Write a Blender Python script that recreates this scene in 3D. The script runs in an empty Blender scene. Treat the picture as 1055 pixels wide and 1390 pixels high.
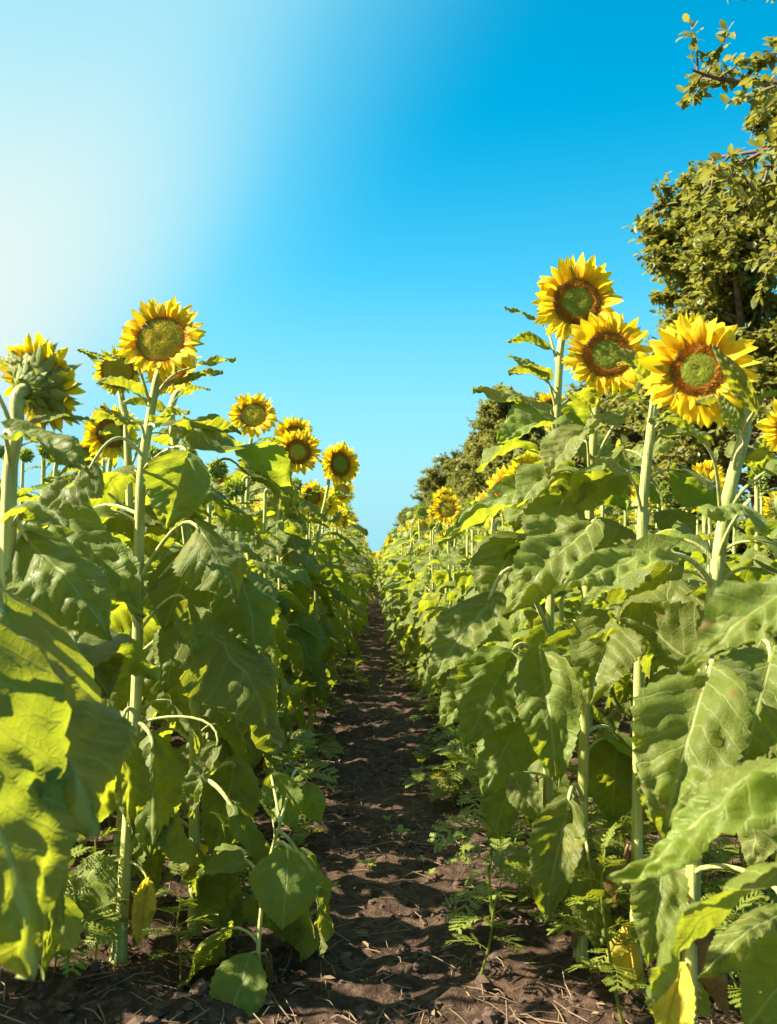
import bpy, math, random
from mathutils import Vector, Matrix, Euler, noise
R = math.radians
PI = math.pi
sc = bpy.context.scene
col = sc.collection
V = Vector

# ------------------------------------------------------------------ camera
CAM = V((0, 0, 1.1))
FPX, W0, H0 = 1250.0, 1055.0, 1390.0
PITCH, YAW = math.atan((762 - 695) / FPX), -math.atan((527.5 - 508) / FPX)
cd = bpy.data.cameras.new('camera')
cam = bpy.data.objects.new('camera', cd)
col.objects.link(cam)
cam.location = CAM
cam.rotation_euler = (R(90) + PITCH, 0, YAW)
cd.sensor_fit = 'VERTICAL'
cd.sensor_height = 36
cd.lens = 36 * FPX / H0
cd.clip_start = 0.05
cd.clip_end = 3000
cd.dof.use_dof = True
cd.dof.focus_distance = 3.2
cd.dof.aperture_fstop = 6.3
sc.camera = cam
CM = Euler((R(90) + PITCH, 0, YAW)).to_matrix()


def pw(px, py, Y):
    d = CM @ V(((px - W0 / 2) / FPX, -(py - H0 / 2) / FPX, -1))
    return CAM + d * (Y / d.y)


# ------------------------------------------------------------------ mesh helper
class MB:
    def __init__(s):
        s.v, s.f, s.m, s.uv = [], [], [], []

    def quad(s, ids, mi=0):
        s.f.append(ids)
        s.m.append(mi)

    def tube(s, pts, rad, n=8, mi=0, ridge=0.0, cap=True):
        """tube along pts; rad number or list"""
        k = len(pts)
        rr = rad if isinstance(rad, (list, tuple)) else [rad] * k
        t0 = (pts[1] - pts[0]).normalized()
        up = V((0, 0, 1)) if abs(t0.z) < .9 else V((1, 0, 0))
        x = t0.cross(up).normalized()
        b0 = len(s.v)
        for i in range(k):
            t = (pts[min(i + 1, k - 1)] - pts[max(i - 1, 0)]).normalized()
            x = (x - t * x.dot(t)).normalized()
            y = t.cross(x)
            for j in range(n):
                a = 2 * PI * j / n
                r = rr[i] * (1 + ridge * (1 if j % 2 else -1))
                s.v.append(pts[i] + (x * math.cos(a) + y * math.sin(a)) * r)
                s.uv.append((j / n, i / (k - 1)))
        for i in range(k - 1):
            for j in range(n):
                a, b = b0 + i * n + j, b0 + i * n + (j + 1) % n
                s.quad((a, b, b + n, a + n), mi)
        if cap:
            s.quad(tuple(b0 + (k - 1) * n + j for j in range(n)), mi)
            s.quad(tuple(b0 + n - 1 - j for j in range(n)), mi)

    def add(s, o, M=None, dm=0):
        b = len(s.v)
        s.v += [M @ p for p in o.v] if M is not None else o.v
        s.uv += o.uv
        s.f += [tuple(i + b for i in q) for q in o.f]
        s.m += [i + dm for i in o.m]

    def mesh(s, name, mats, smooth=True):
        me = bpy.data.meshes.new(name)
        me.from_pydata([tuple(p) for p in s.v], [], s.f)
        for m in (mats if isinstance(mats, (list, tuple)) else [mats]):
            me.materials.append(m)
        me.polygons.foreach_set('material_index', s.m)
        if smooth:
            me.polygons.foreach_set('use_smooth', [True] * len(s.f))
        if len(s.uv) == len(s.v):
            ul = me.uv_layers.new(name='UVMap')
            vi = [0] * len(me.loops)
            me.loops.foreach_get('vertex_index', vi)
            fl = []
            for i in vi:
                fl += s.uv[i]
            ul.data.foreach_set('uv', fl)
        me.update()
        return me


def link(name, me, parent=None, loc=None):
    o = bpy.data.objects.new(name, me)
    col.objects.link(o)
    if parent is not None:
        o.parent = parent
    if loc is not None:
        o.location = loc
    return o


def tag(o, label, cat, group=None, kind=None):
    if label:
        o['label'] = label
    if cat:
        o['category'] = cat
    if group:
        o['group'] = group
    if kind:
        o['kind'] = kind
    return o


def copy_tree(o, parent=None):
    c = o.copy()
    col.objects.link(c)
    c.parent = parent
    for ch in list(o.children):
        copy_tree(ch, c)
    return c


# ------------------------------------------------------------------ materials
class NT:
    def __init__(s, name):
        s.mat = bpy.data.materials.new(name)
        s.mat.use_nodes = True
        s.t = s.mat.node_tree
        s.t.nodes.clear()
        s.out = s.n('ShaderNodeOutputMaterial')

    def n(s, ty, **kw):
        nd = s.t.nodes.new(ty)
        for k, v in kw.items():
            if hasattr(nd, k):
                setattr(nd, k, v)
        return nd

    def set(s, nd, **kw):
        return nd

    def inp(s, nd, key, v):
        if isinstance(v, bpy.types.NodeSocket):
            s.t.links.new(v, nd.inputs[key])
        else:
            nd.inputs[key].default_value = v

    def math(s, op, a, b=None, c=None, clamp=False):
        nd = s.n('ShaderNodeMath', operation=op, use_clamp=clamp)
        s.inp(nd, 0, a)
        if b is not None:
            s.inp(nd, 1, b)
        if c is not None:
            s.inp(nd, 2, c)
        return nd.outputs[0]

    def ss(s, x, a, b, lo=0.0, hi=1.0):
        nd = s.n('ShaderNodeMapRange', interpolation_type='SMOOTHSTEP')
        s.inp(nd, 0, x)
        for i, v in enumerate((a, b, lo, hi)):
            nd.inputs[i + 1].default_value = v
        return nd.outputs[0]

    def mix(s, f, a, b, blend='MIX'):
        nd = s.n('ShaderNodeMix', data_type='RGBA', blend_type=blend)
        s.inp(nd, 0, f)
        for i, v in ((6, a), (7, b)):
            if isinstance(v, tuple):
                v = tuple(v) + ((1,) if len(v) == 3 else ())
            s.inp(nd, i, v)
        return nd.outputs[2]

    def noise(s, scale, detail=3, vec=None, rough=.55):
        nd = s.n('ShaderNodeTexNoise')
        nd.inputs['Scale'].default_value = scale
        nd.inputs['Detail'].default_value = detail
        nd.inputs['Roughness'].default_value = rough
        if vec is not None:
            s.t.links.new(vec, nd.inputs['Vector'])
        return nd.outputs['Fac']

    def bump(s, h, strength=.3, dist=.01):
        nd = s.n('ShaderNodeBump')
        nd.inputs['Strength'].default_value = strength
        nd.inputs['Distance'].default_value = dist
        s.t.links.new(h, nd.inputs['Height'])
        return nd.outputs[0]

    def princ(s, base, rough=.5, spec=.5, normal=None, sheen=0, sheent=(1, 1, 1, 1)):
        nd = s.n('ShaderNodeBsdfPrincipled')
        s.inp(nd, 'Base Color', base if not isinstance(base, tuple) else base + (1,) * (4 - len(base)))
        s.inp(nd, 'Roughness', rough)
        s.inp(nd, 'Specular IOR Level', spec)
        if sheen:
            nd.inputs['Sheen Weight'].default_value = sheen
            nd.inputs['Sheen Tint'].default_value = sheent
            nd.inputs['Sheen Roughness'].default_value = .5
        if normal is not None:
            s.t.links.new(normal, nd.inputs['Normal'])
        return nd.outputs[0]

    def transl(s, c, normal=None):
        nd = s.n('ShaderNodeBsdfTranslucent')
        s.inp(nd, 'Color', c if not isinstance(c, tuple) else c + (1,) * (4 - len(c)))
        if normal is not None:
            s.t.links.new(normal, nd.inputs['Normal'])
        return nd.outputs[0]

    def mixs(s, f, a, b):
        nd = s.n('ShaderNodeMixShader')
        s.inp(nd, 0, f)
        s.t.links.new(a, nd.inputs[1])
        s.t.links.new(b, nd.inputs[2])
        return nd.outputs[0]

    def done(s, sh):
        s.t.links.new(sh, s.out.inputs[0])
        return s.mat


def leaf_material(name, top, under, glow, veinc, tr=.42, dry=False):
    m = NT(name)
    uv = m.n('ShaderNodeTexCoord')
    sep = m.n('ShaderNodeSeparateXYZ')
    m.t.links.new(uv.outputs['UV'], sep.inputs[0])
    u, v = sep.outputs[0], sep.outputs[1]
    ax = m.math('ABSOLUTE', v)
    mid = m.ss(ax, .006, .018, 1, 0)
    # side veins sweep forward from the midrib
    wob = m.math('MULTIPLY', m.noise(4, 3, uv.outputs['UV']), .11)
    t = m.math('SUBTRACT', m.math('ADD', u, wob), m.math('MULTIPLY', ax, .8))
    fr = m.math('ABSOLUTE', m.math('SUBTRACT', m.math('FRACT', m.math('MULTIPLY', t, 7.0)), .5))
    side = m.ss(fr, .02, .08, 1, 0)
    side = m.math('MULTIPLY', side, .6)
    vor = m.n('ShaderNodeTexVoronoi', feature='DISTANCE_TO_EDGE')
    vor.inputs['Scale'].default_value = 26
    m.t.links.new(uv.outputs['UV'], vor.inputs['Vector'])
    ret = m.ss(vor.outputs['Distance'], .01, .06, .35, 0)
    vein = m.math('MAXIMUM', m.math('MAXIMUM', mid, side), ret)
    oi = m.n('ShaderNodeObjectInfo')
    geo = m.n('ShaderNodeNewGeometry')
    tc = uv.outputs['Object']
    n1 = m.noise(9, 4, tc)
    n2 = m.noise(60, 3, tc)
    c = m.mix(geo.outputs['Backfacing'], top, under)
    c = m.mix(m.ss(n1, .35, .7, 0, .45), c, tuple(x * 1.55 for x in top[:2]) + (top[2] * 1.1,))
    hs = m.n('ShaderNodeHueSaturation')
    m.inp(hs, 'Hue', m.math('ADD', m.math('MULTIPLY', oi.outputs['Random'], .03), .483))
    m.inp(hs, 'Value', m.math('ADD', m.math('MULTIPLY', oi.outputs['Random'], .5), .72))
    m.t.links.new(c, hs.inputs['Color'])
    c = m.mix(m.math('MULTIPLY', vein, .8), hs.outputs[0], veinc)
    c = m.mix(m.ss(m.noise(5, 3, tc), .62, .75, 0, .45), c, (.26, .24, .03))
    # browned blotches
    sp = m.ss(m.noise(26, 3, tc), .655, .70, 0, .8)
    c = m.mix(sp, c, (.16, .09, .03))
    hv = m.n('ShaderNodeTexVoronoi')
    hv.inputs['Scale'].default_value = 13
    m.t.links.new(tc, hv.inputs['Vector'])
    hsep = m.n('ShaderNodeSeparateColor')
    m.t.links.new(hv.outputs['Color'], hsep.inputs[0])
    on = m.math('GREATER_THAN', hsep.outputs[0], .80)
    hd = m.math('ADD', hv.outputs['Distance'], m.math('MULTIPLY', m.math('SUBTRACT', n2, .5), .12))
    hd = m.math('SUBTRACT', hd, m.math('MULTIPLY', hsep.outputs[1], .06))
    hole = m.math('MULTIPLY', on, m.math('LESS_THAN', hd, .035))
    rim = m.math('MULTIPLY', on, m.ss(hd, .04, .10, .85, 0))
    c = m.mix(rim, c, (.15, .085, .03))
    g = m.mix(m.ss(n1, .3, .75, 0, .5), glow, (glow[0] * .75, glow[1] * 1.0, glow[2]))
    g = m.mix(m.math('MULTIPLY', vein, .35), g, (glow[0] * .6, glow[1] * .62, glow[2]))
    h = m.math('ADD', m.math('MULTIPLY', vein, -.8), m.math('MULTIPLY', n2, .5))
    nb = m.bump(h, .55, .004)
    p = m.princ(c, m.ss(n2, .3, .7, .46, .62), .33, nb, .12 if not dry else 0, (.9, .9, .7, 1))
    return m.done(m.mixs(hole, m.mixs(tr, p, m.transl(g, nb)), m.n('ShaderNodeBsdfTransparent').outputs[0]))


M = {}
M['leaf'] = leaf_material('sunflower_leaf', (.092, .124, .012), (.135, .155, .038), (.46, .49, .022), (.27, .31, .10))
M['young'] = leaf_material('sunflower_upper_leaf', (.145, .175, .03), (.19, .21, .06), (.48, .48, .018), (.30, .32, .13))
M['dryleaf'] = leaf_material('dry_leaf', (.16, .10, .045), (.2, .14, .07), (.35, .2, .05), (.2, .14, .07), .25, True)
M['yellowleaf'] = leaf_material('yellowing_leaf', (.50, .40, .04), (.5, .4, .1), (.8, .6, .03), (.4, .3, .05), .4)

m = NT('stem_green')
tc = m.n('ShaderNodeTexCoord')
mp = m.n('ShaderNodeMapping')
mp.inputs['Scale'].default_value = (90, 90, 3)
m.t.links.new(tc.outputs['Object'], mp.inputs[0])
st = m.noise(1, 3, mp.outputs[0])
bl = m.noise(7, 3, tc.outputs['Object'])
c = m.mix(m.ss(st, .3, .7), (.30, .34, .06), (.56, .56, .19))
c = m.mix(m.ss(bl, .45, .75, 0, .5), c, (.20, .22, .04))
c = m.mix(m.ss(m.noise(34, 3, tc.outputs['Object']), .60, .72, 0, .65), c, (.22, .15, .06))
M['stem'] = m.done(m.mixs(.12, m.princ(c, .55, .4, m.bump(st, .8, .004), .35, (.9, .95, .8, 1)), m.transl((.5, .5, .08))))

m = NT('ray_petal')
tc = m.n('ShaderNodeTexCoord')
sep = m.n('ShaderNodeSeparateXYZ')
m.t.links.new(tc.outputs['UV'], sep.inputs[0])
oi = m.n('ShaderNodeObjectInfo')
geo = m.n('ShaderNodeNewGeometry')
st = m.math('SINE', m.math('MULTIPLY', sep.outputs[1], 260.0))
rnd = m.math('FRACT', m.math('ADD', oi.outputs['Random'], geo.outputs['Random Per Island']))
c = m.mix(m.ss(sep.outputs[0], 0, .55), (.86, .46, .004), (.90, .64, .008))
c = m.mix(m.math('MULTIPLY', rnd, .5), c, (.88, .56, .004))
nb = m.bump(st, .35, .002)
tcol = m.mix(m.ss(sep.outputs[0], 0, .5), (1.0, .58, .005), (1.0, .78, .012))
M['petal'] = m.done(m.mixs(.45, m.princ(c, .55, .25, nb, .1), m.transl(tcol, nb)))


def simple(name, c1, c2, scale, rough=.7, bumps=.4, tr=0, trc=None, spec=.3, island=0):
    m = NT(name)
    tc = m.n('ShaderNodeTexCoord')
    n1 = m.noise(scale, 4, tc.outputs['Object'])
    f = m.ss(n1, .3, .7)
    if island:
        geo = m.n('ShaderNodeNewGeometry')
        f = m.math('ADD', m.math('MULTIPLY', f, .4), m.math('MULTIPLY', geo.outputs['Random Per Island'], .6))
    c = m.mix(f, c1, c2)
    sh = m.princ(c, rough, spec, m.bump(n1, bumps, .004))
    if tr:
        sh = m.mixs(tr, sh, m.transl(trc))
    return m.done(sh)


M['disc_green'] = simple('disc_green', (.22, .25, .02), (.36, .38, .04), 160, .8, .5, island=1)
M['disc_olive'] = simple('disc_olive', (.42, .33, .02), (.56, .46, .04), 160, .8, .5, island=1)
M['floret_brown'] = simple('floret_brown', (.34, .12, .014), (.60, .27, .02), 200, .8, .5, island=1)
M['floret_gold'] = simple('floret_gold', (.45, .18, .012), (.75, .40, .02), 200, .8, .4, island=1)
M['bract'] = simple('bract_green', (.17, .22, .04), (.28, .32, .09), 40, .55, .4, .25, (.4, .5, .03))
M['bark'] = simple('tree_bark', (.07, .05, .04), (.16, .12, .10), 14, .85, .8)
M['twig'] = simple('tree_twig', (.09, .06, .045), (.17, .12, .09), 20, .8, .4)
M['tree_leaf'] = simple('tree_leaf', (.088, .12, .024), (.205, .22, .055), 3, .42, .1, .36, (.40, .38, .05), .4, 1)
M['weed'] = simple('weed_leaf', (.11, .15, .016), (.19, .23, .03), 12, .55, .2, .35, (.5, .54, .02), .4, 1)
M['straw'] = simple('straw', (.10, .065, .035), (.26, .18, .10), 9, .8, .2, island=1)
M['blue'] = simple('blue_petal', (.04, .07, .55), (.10, .16, .75), 30, .6, .1, .2, (.1, .15, .8))

m = NT('soil')
tc = m.n('ShaderNodeTexCoord')
ob = tc.outputs['Object']
n1, n2, n3 = m.noise(2.2, 5, ob), m.noise(28, 6, ob, .65), m.noise(140, 4, ob, .7)
c = m.mix(m.ss(n1, .3, .7), (.027, .016, .0105), (.064, .039, .026))
c = m.mix(m.ss(n2, .4, .68), c, (.115, .071, .047))
c = m.mix(m.ss(n3, .52, .75, 0, .7), c, (.035, .02, .015))
h = m.math('ADD', m.math('MULTIPLY', n2, 1.0), m.math('MULTIPLY', n3, .35))
M['soil'] = m.done(m.princ(c, .9, .15, m.bump(h, 1.0, .02)))
M['clod'] = simple('soil_clod', (.05, .03, .022), (.11, .07, .05), 40, .95, .8, island=1)

# ------------------------------------------------------------------ leaf
DEF = dict(W=.86, a0=-10, a1=-80, p0=50, pl=.5, fold=12, wave=.04, quilt=.052, twist=0, nu=40, nv=6, teeth=13, lobe=0)


def blade_mb(L, seed, center=None, frame=None, **kw):
    """blade along a centreline in the local y-z plane; returns MB. frame=(x,t,n)+origin for placed leaves"""
    q = dict(DEF)
    q.update(kw)
    rg = random.Random(seed)
    nu, nv = q['nu'], q['nv']
    ph, ph2 = rg.uniform(0, 6.28), rg.uniform(0, 6.28)
    mb = MB()
    y = z = 0.0
    cl = []
    for i in range(nu + 1):
        u = i / nu
        a = R(q['a0'] + (q['a1'] - q['a0']) * u ** 1.15)
        cl.append((y, z, a))
        y += math.cos(a) / nu
        z += math.sin(a) / nu
    for i in range(nu + 1):
        u = i / nu
        f = max(math.sin(PI * min(u ** .56, 1)), 0) ** .92
        if q['lobe']:
            f *= 1 + q['lobe'] * math.sin(u * 6.28 * 1.5 + .5) * u
        tooth = (u * q['teeth']) % 1.0
        for j in range(-nv, nv + 1):
            v = j / nv
            av = abs(v)
            ser = 1 + .12 * (1 - tooth) * av ** 4 - .05 * av ** 4
            ser += .04 * noise.noise(V((u * 4, seed * 3.1 + (1 if v > 0 else 5), 0))) * av
            hx = .5 * q['W'] * f * ser
            x = v * hx
            dy = -.17 * av ** 1.6 * math.exp(-u / .13) + .05 * av * av * f
            ang = R(q['fold'])
            lat = (u + .1 - .75 * abs(x)) * 7.0
            zz = q['quilt'] * abs(math.sin(lat * PI)) * 2.2 * av * (1.1 - av)
            zz += abs(x) * math.sin(ang)
            zz += q['wave'] * av * av * math.sin(u * 11 + (ph if v > 0 else ph2)) * (1.2 - u * .5)
            zz += -.25 * q.get('curl', .3) * x * x * 2.2
            zz += .09 * noise.noise(V((u * 3 + seed, v * 1.5, seed * .7))) + .045 * noise.noise(V((u * 8 + seed, v * 4, seed * .3)))
            xx = x * math.cos(ang)
            tw = R(q['twist']) * u
            xx, zz = xx * math.cos(tw) - zz * math.sin(tw), xx * math.sin(tw) + zz * math.cos(tw)
            cy, cz, a = cl[i]
            ty, tz = math.cos(a), math.sin(a)
            mb.v.append(V((xx, cy + ty * dy - tz * zz, cz + tz * dy + ty * zz)) * L)
            mb.uv.append((u + dy, x))
    n = 2 * nv + 1
    for i in range(nu):
        for j in range(n - 1):
            a = i * n + j
            mb.quad((a, a + 1, a + n + 1, a + n))
    return mb


def rib_mb(L, seed, kw):
    q = dict(DEF)
    q.update(kw)
    return q


def petiole_curve(pl, p0, a0, n=8):
    pts = [V((0, 0, 0))]
    p = V((0, 0, 0))
    for i in range(n):
        t = (i + .5) / n
        a = R(p0 + (a0 - p0) * t ** 1.3)
        p = p + V((0, math.cos(a), math.sin(a))) * pl / n
        pts.append(p.copy())
    return pts


# shared leaf shapes (unit blade length)
rng = random.Random(11)
LEAVES = {'low': [], 'mid': [], 'top': [], 'dry': []}


def proto_leaf(cls, seed, mat, **kw):
    q = dict(DEF)
    q.update(kw)
    pts = petiole_curve(q['pl'], q['p0'], q['a0'])
    b = blade_mb(1.0, seed, **q)
    end = pts[-1]
    for i in range(len(b.v)):
        b.v[i] = b.v[i] + end
    pm = MB()
    k = len(pts)
    pm.tube(pts, [.021 - .008 * i / (k - 1) for i in range(k)], 7)
    LEAVES[cls].append((b.mesh('leaf_blade', mat), pm.mesh('leaf_petiole', M['stem']), b, pts))


for s in range(6):
    proto_leaf('low', 20 + s, M['leaf'], a0=-30 - 20 * rng.random(), a1=-85 - 15 * rng.random(), p0=55, pl=.5 + .2 * rng.random(),
               fold=rng.uniform(-42, 30), wave=rng.uniform(.03, .08), W=rng.uniform(.78, .98), twist=rng.uniform(-40, 40), curl=rng.uniform(0, 1))
for s in range(6):
    proto_leaf('mid', 40 + s, M['leaf'], a0=rng.uniform(-25, 5), a1=rng.uniform(-95, -60), p0=55, pl=.45 + .2 * rng.random(),
               fold=rng.uniform(-32, 32), wave=rng.uniform(.03, .07), W=rng.uniform(.72, .92), twist=rng.uniform(-35, 35), curl=rng.uniform(0, 1))
for s in range(5):
    proto_leaf('top', 60 + s, M['young'], a0=rng.uniform(5, 35), a1=rng.uniform(-60, -15), p0=60, pl=.45 + .25 * rng.random(),
               fold=rng.uniform(5, 35), wave=rng.uniform(.02, .04), W=rng.uniform(.45, .62), twist=rng.uniform(-30, 30), curl=rng.uniform(0, .5))
for s in range(3):
    proto_leaf('dry', 80 + s, M['dryleaf'], a0=-80, a1=-100, p0=20, pl=.3, fold=rng.uniform(40, 62) * (1 if s % 2 else -1),
               wave=.09, W=.7, twist=rng.uniform(-120, 120), curl=2.0)
proto_leaf('dry', 95, M['yellowleaf'], a0=-75, a1=-95, p0=20, pl=.3, fold=35, wave=.05, W=.7, twist=60)


def add_leaf(parent, cls, pos, az, scale, rg, tilt=0, k=None):
    """az: outward direction in plan, measured from +y anticlockwise"""
    lf = LEAVES[cls][rg.randrange(len(LEAVES[cls])) if k is None else k]
    o = link('leaf', lf[0], parent, pos)
    o.rotation_euler = (R(tilt), R(rg.uniform(-14, 14)), az)
    o.scale = (scale,) * 3
    if cls == 'dry':
        o['label'] = 'yellowed wilted leaf' if lf[0].materials[0] == M['yellowleaf'] else 'dry brown shrivelled leaf'
    link('petiole', lf[1], o)
    return o


# ------------------------------------------------------------------ flower heads (unit = disc radius 1, facing +z)
def petal_mb(seed, L=1.0, W=.36, nu=7, nv=3, bend=20, twist=0, curl=.2):
    rg = random.Random(seed)
    mb = MB()
    y = z = 0.0
    for i in range(nu + 1):
        u = i / nu
        f = (math.sin(PI * min(.12 + .88 * u ** .85, 1)) ** .8) * 1.0
        f = max(f, 0) if i < nu else .04
        a = R(bend * (u - .2) * -1.6)
        for j in range(-nv, nv + 1):
            v = j / nv
            x = v * W * .5 * f
            zz = curl * x * x * 4 + .018 * math.cos(v * 9) * f + .02 * noise.noise(V((u * 3, v * 2, seed)))
            tw = R(twist) * u
            xx, zz = x * math.cos(tw) - zz * math.sin(tw), x * math.sin(tw) + zz * math.cos(tw)
            mb.v.append(V((xx, (y - math.sin(a) * zz) * L, z * L + math.cos(a) * zz)))
            mb.uv.append((u, x))
        y += math.cos(a) / nu
        z += math.sin(a) / nu
    n = 2 * nv + 1
    for i in range(nu):
        for j in range(n - 1):
            a = i * n + j
            mb.quad((a, a + 1, a + n + 1, a + n))
    return mb


rng = random.Random(5)
PETALS = [petal_mb(s, rng.uniform(.85, 1.15), rng.uniform(.44, .62), bend=rng.uniform(-25, 55), twist=rng.uniform(-35, 35), curl=rng.uniform(-.6, .9)) for s in range(9)]
PETAL_ME = [p.mesh('ray_petal', M['petal']) for p in PETALS]
PETAL_LO = [petal_mb(s, 1, .48, 3, 1, rng.uniform(0, 40)) for s in range(3)]


def petal_place(rg, n=34, up=14, plen=.85):
    out = []
    for i in range(n):
        a = 2 * PI * i / n + rg.uniform(-.07, .07)
        lay = i % 2
        el = up + (10 if lay else -8) + rg.uniform(-13, 15)
        s = plen * rg.uniform(.82, 1.12)
        Mx = Matrix.Rotation(a, 4, 'Z') @ Matrix.Translation((0, .93, .02 + .05 * lay)) @ Matrix.Rotation(R(el), 4, 'X') @ \
            Matrix.Rotation(R(rg.uniform(-22, 22)), 4, 'Y') @ Matrix.Scale(s, 4)
        out.append((rg.randrange(9), Mx))
    return out


def disc_mb(seed, nfl, inner, sides=5):
    """phyllotaxis florets on a shallow dome; mat 0 centre, 1 ring, 2 outermost gold"""
    rg = random.Random(seed)
    mb = MB()
    # base dome
    nr, na = 5, 20
    mb.v.append(V((0, 0, .10)))
    mb.uv.append((0, 0))
    for i in range(1, nr + 1):
        r = i / nr
        for j in range(na):
            a = 2 * PI * j / na
            mb.v.append(V((r * math.cos(a), r * math.sin(a), .12 + .1 * math.sin(min(r * 1.6, 1) * PI) * .6 - .16 * r ** 6 - .02)))
            mb.uv.append((r, 0))
    for j in range(na):
        mb.quad((0, 1 + j, 1 + (j + 1) % na), 0)
        for i in range(nr - 1):
            a, b = 1 + i * na + j, 1 + i * na + (j + 1) % na
            mb.quad((a, a + na, b + na, b), 0 if (i + 1) / nr < inner else 1)
    for i in range(nfl):
        r = math.sqrt((i + .5) / nfl) * 1.02
        a = i * 2.399963
        ring = r > inner + rg.uniform(-.025, .025)
        h = (.05 if not ring else rg.uniform(.12, .21)) * (1 if r < .97 else .8)
        w = (.9 if not ring else .8) * 1.55 / math.sqrt(nfl)
        mi = 0 if not ring else (2 if rg.random() < .22 else 1)
        z0 = .10 + .06 * math.sin(min(r * 1.6, 1) * PI) - .16 * r ** 6
        c = V((r * math.cos(a), r * math.sin(a), z0))
        b = len(mb.v)
        for j in range(sides):
            t = 2 * PI * j / sides + a
            mb.v.append(c + V((math.cos(t) * w * .62, math.sin(t) * w * .62, 0)))
            mb.uv.append((r, 0))
        lean = .05 if ring else 0
        mb.v.append(c + V((math.cos(a) * lean + rg.uniform(-.02, .02), math.sin(a) * lean + rg.uniform(-.02, .02), h)))
        mb.uv.append((r, 0))
        for j in range(sides):
            mb.quad((b + j, b + (j + 1) % sides, b + sides), mi)
    return mb


def receptacle_mb(na=22):
    mb = MB()
    prof = [(.16, -.62), (.3, -.52), (.62, -.42), (.92, -.2), (1.02, 0), (.98, .05)]
    for r, z in prof:
        for j in range(na):
            a = 2 * PI * j / na
            mb.v.append(V((r * math.cos(a), r * math.sin(a), z)))
            mb.uv.append((0, 0))
    for i in range(len(prof) - 1):
        for j in range(na):
            a, b = i * na + j, i * na + (j + 1) % na
            mb.quad((a, b, b + na, a + na))
    mb.quad(tuple(range(na))[::-1])
    mb.quad(tuple((len(prof) - 1) * na + j for j in range(na)))
    return mb


def bracts_mb(seed, n=26, lo=False):
    rg = random.Random(seed)
    mb = MB()
    for i in range(n):
        p = petal_mb(seed + i, rg.uniform(.6, .95), .40, 4 if lo else 6, 1 if lo else 2, rg.uniform(-30, 25), rg.uniform(-30, 30), .5)
        for k in range(len(p.v)):  # acuminate tips
            u = p.uv[k][0]
            p.v[k].x *= (1.25 - .95 * u)
        ring = i % 2
        a = 2 * PI * i / n + rg.uniform(-.1, .1)
        mb.add(p, Matrix.Rotation(a, 4, 'Z') @ Matrix.Translation((0, .7 + .15 * ring, -.32 + .14 * ring)) @ Matrix.Rotation(R(rg.uniform(5, 50)), 4, 'X'))
    return mb


REC = receptacle_mb()
REC_ME = REC.mesh('receptacle', M['bract'])
DISC = {
    'green': disc_mb(1, 900, .60).mesh('disc', [M['disc_green'], M['floret_brown'], M['floret_gold']], False),
    'olive': disc_mb(2, 900, .86).mesh('disc', [M['disc_olive'], M['floret_brown'], M['floret_gold']], False),
    'wide': disc_mb(3, 700, .55).mesh('disc', [M['disc_olive'], M['floret_brown'], M['floret_gold']], False),
}
DISC_LO = disc_mb(4, 130, .62, 3)
DISC_LO_ME = DISC_LO.mesh('disc', [M['disc_olive'], M['floret_brown'], M['floret_gold']], False)
BR = [bracts_mb(100 + 40 * s).mesh('bracts', M['bract']) for s in range(3)]
RINGS = []
for s in range(4):
    rg = random.Random(300 + s)
    mb = MB()
    for k, Mx in petal_place(rg, 32, rg.uniform(5, 25), rg.uniform(.75, .95)):
        mb.add(PETALS[k], Mx)
    RINGS.append(mb.mesh('petal_ring', M['petal']))


def head_matrix(nrm, roll=0):
    n = nrm.normalized()
    x = V((0, 0, 1)).cross(n)
    x = x.normalized() if x.length > 1e-4 else V((1, 0, 0))
    y = n.cross(x)
    return Matrix((x, y, n)).transposed().to_4x4() @ Matrix.Rotation(roll, 4, 'Z')


def add_head(parent, pos, nrm, rd, rg, disc='green', hero=False, up=14, plen=.85, npet=36, dropout=0, extra=False):
    o = link('flower_head', REC_ME, parent)
    o.matrix_basis = Matrix.Translation(pos) @ head_matrix(nrm, rg.uniform(0, 6)) @ Matrix.Scale(rd, 4)
    link('disc', DISC[disc], o)
    link('bracts', rg.choice(BR), o)
    if extra:
        b = link('bracts', rg.choice(BR), o)
        b.scale = (1.28, 1.28, 1.3)
        b.location = (0, 0, .10)
        for k, (q, z) in enumerate(((.8, -.16), (.58, -.34))):
            b = link('bracts', BR[(k + 1) % 3], o)
            b.scale = (q, q, 1.2)
            b.location = (0, 0, z)
            b.rotation_euler = (0, 0, 1.3 * k + .6)
    if hero:
        for k, Mx in petal_place(rg, npet, up, plen):
            if rg.random() < dropout:
                continue
            p = link('petal', PETAL_ME[k], o)
            p.matrix_basis = Mx
    else:
        link('petals', rg.choice(RINGS), o)
    return o


# ------------------------------------------------------------------ stems
def spline(P, n=6):
    out = []
    Q = [P[0] * 2 - P[1]] + P + [P[-1] * 2 - P[-2]]
    for i in range(1, len(Q) - 2):
        a, b, c, d = Q[i - 1], Q[i], Q[i + 1], Q[i + 2]
        for k in range(n):
            t = k / n
            out.append(.5 * ((2 * b) + (c - a) * t + (2 * a - 5 * b + 4 * c - d) * t * t + (3 * b - a - 3 * c + d) * t ** 3))
    out.append(P[-1])
    return out


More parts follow.
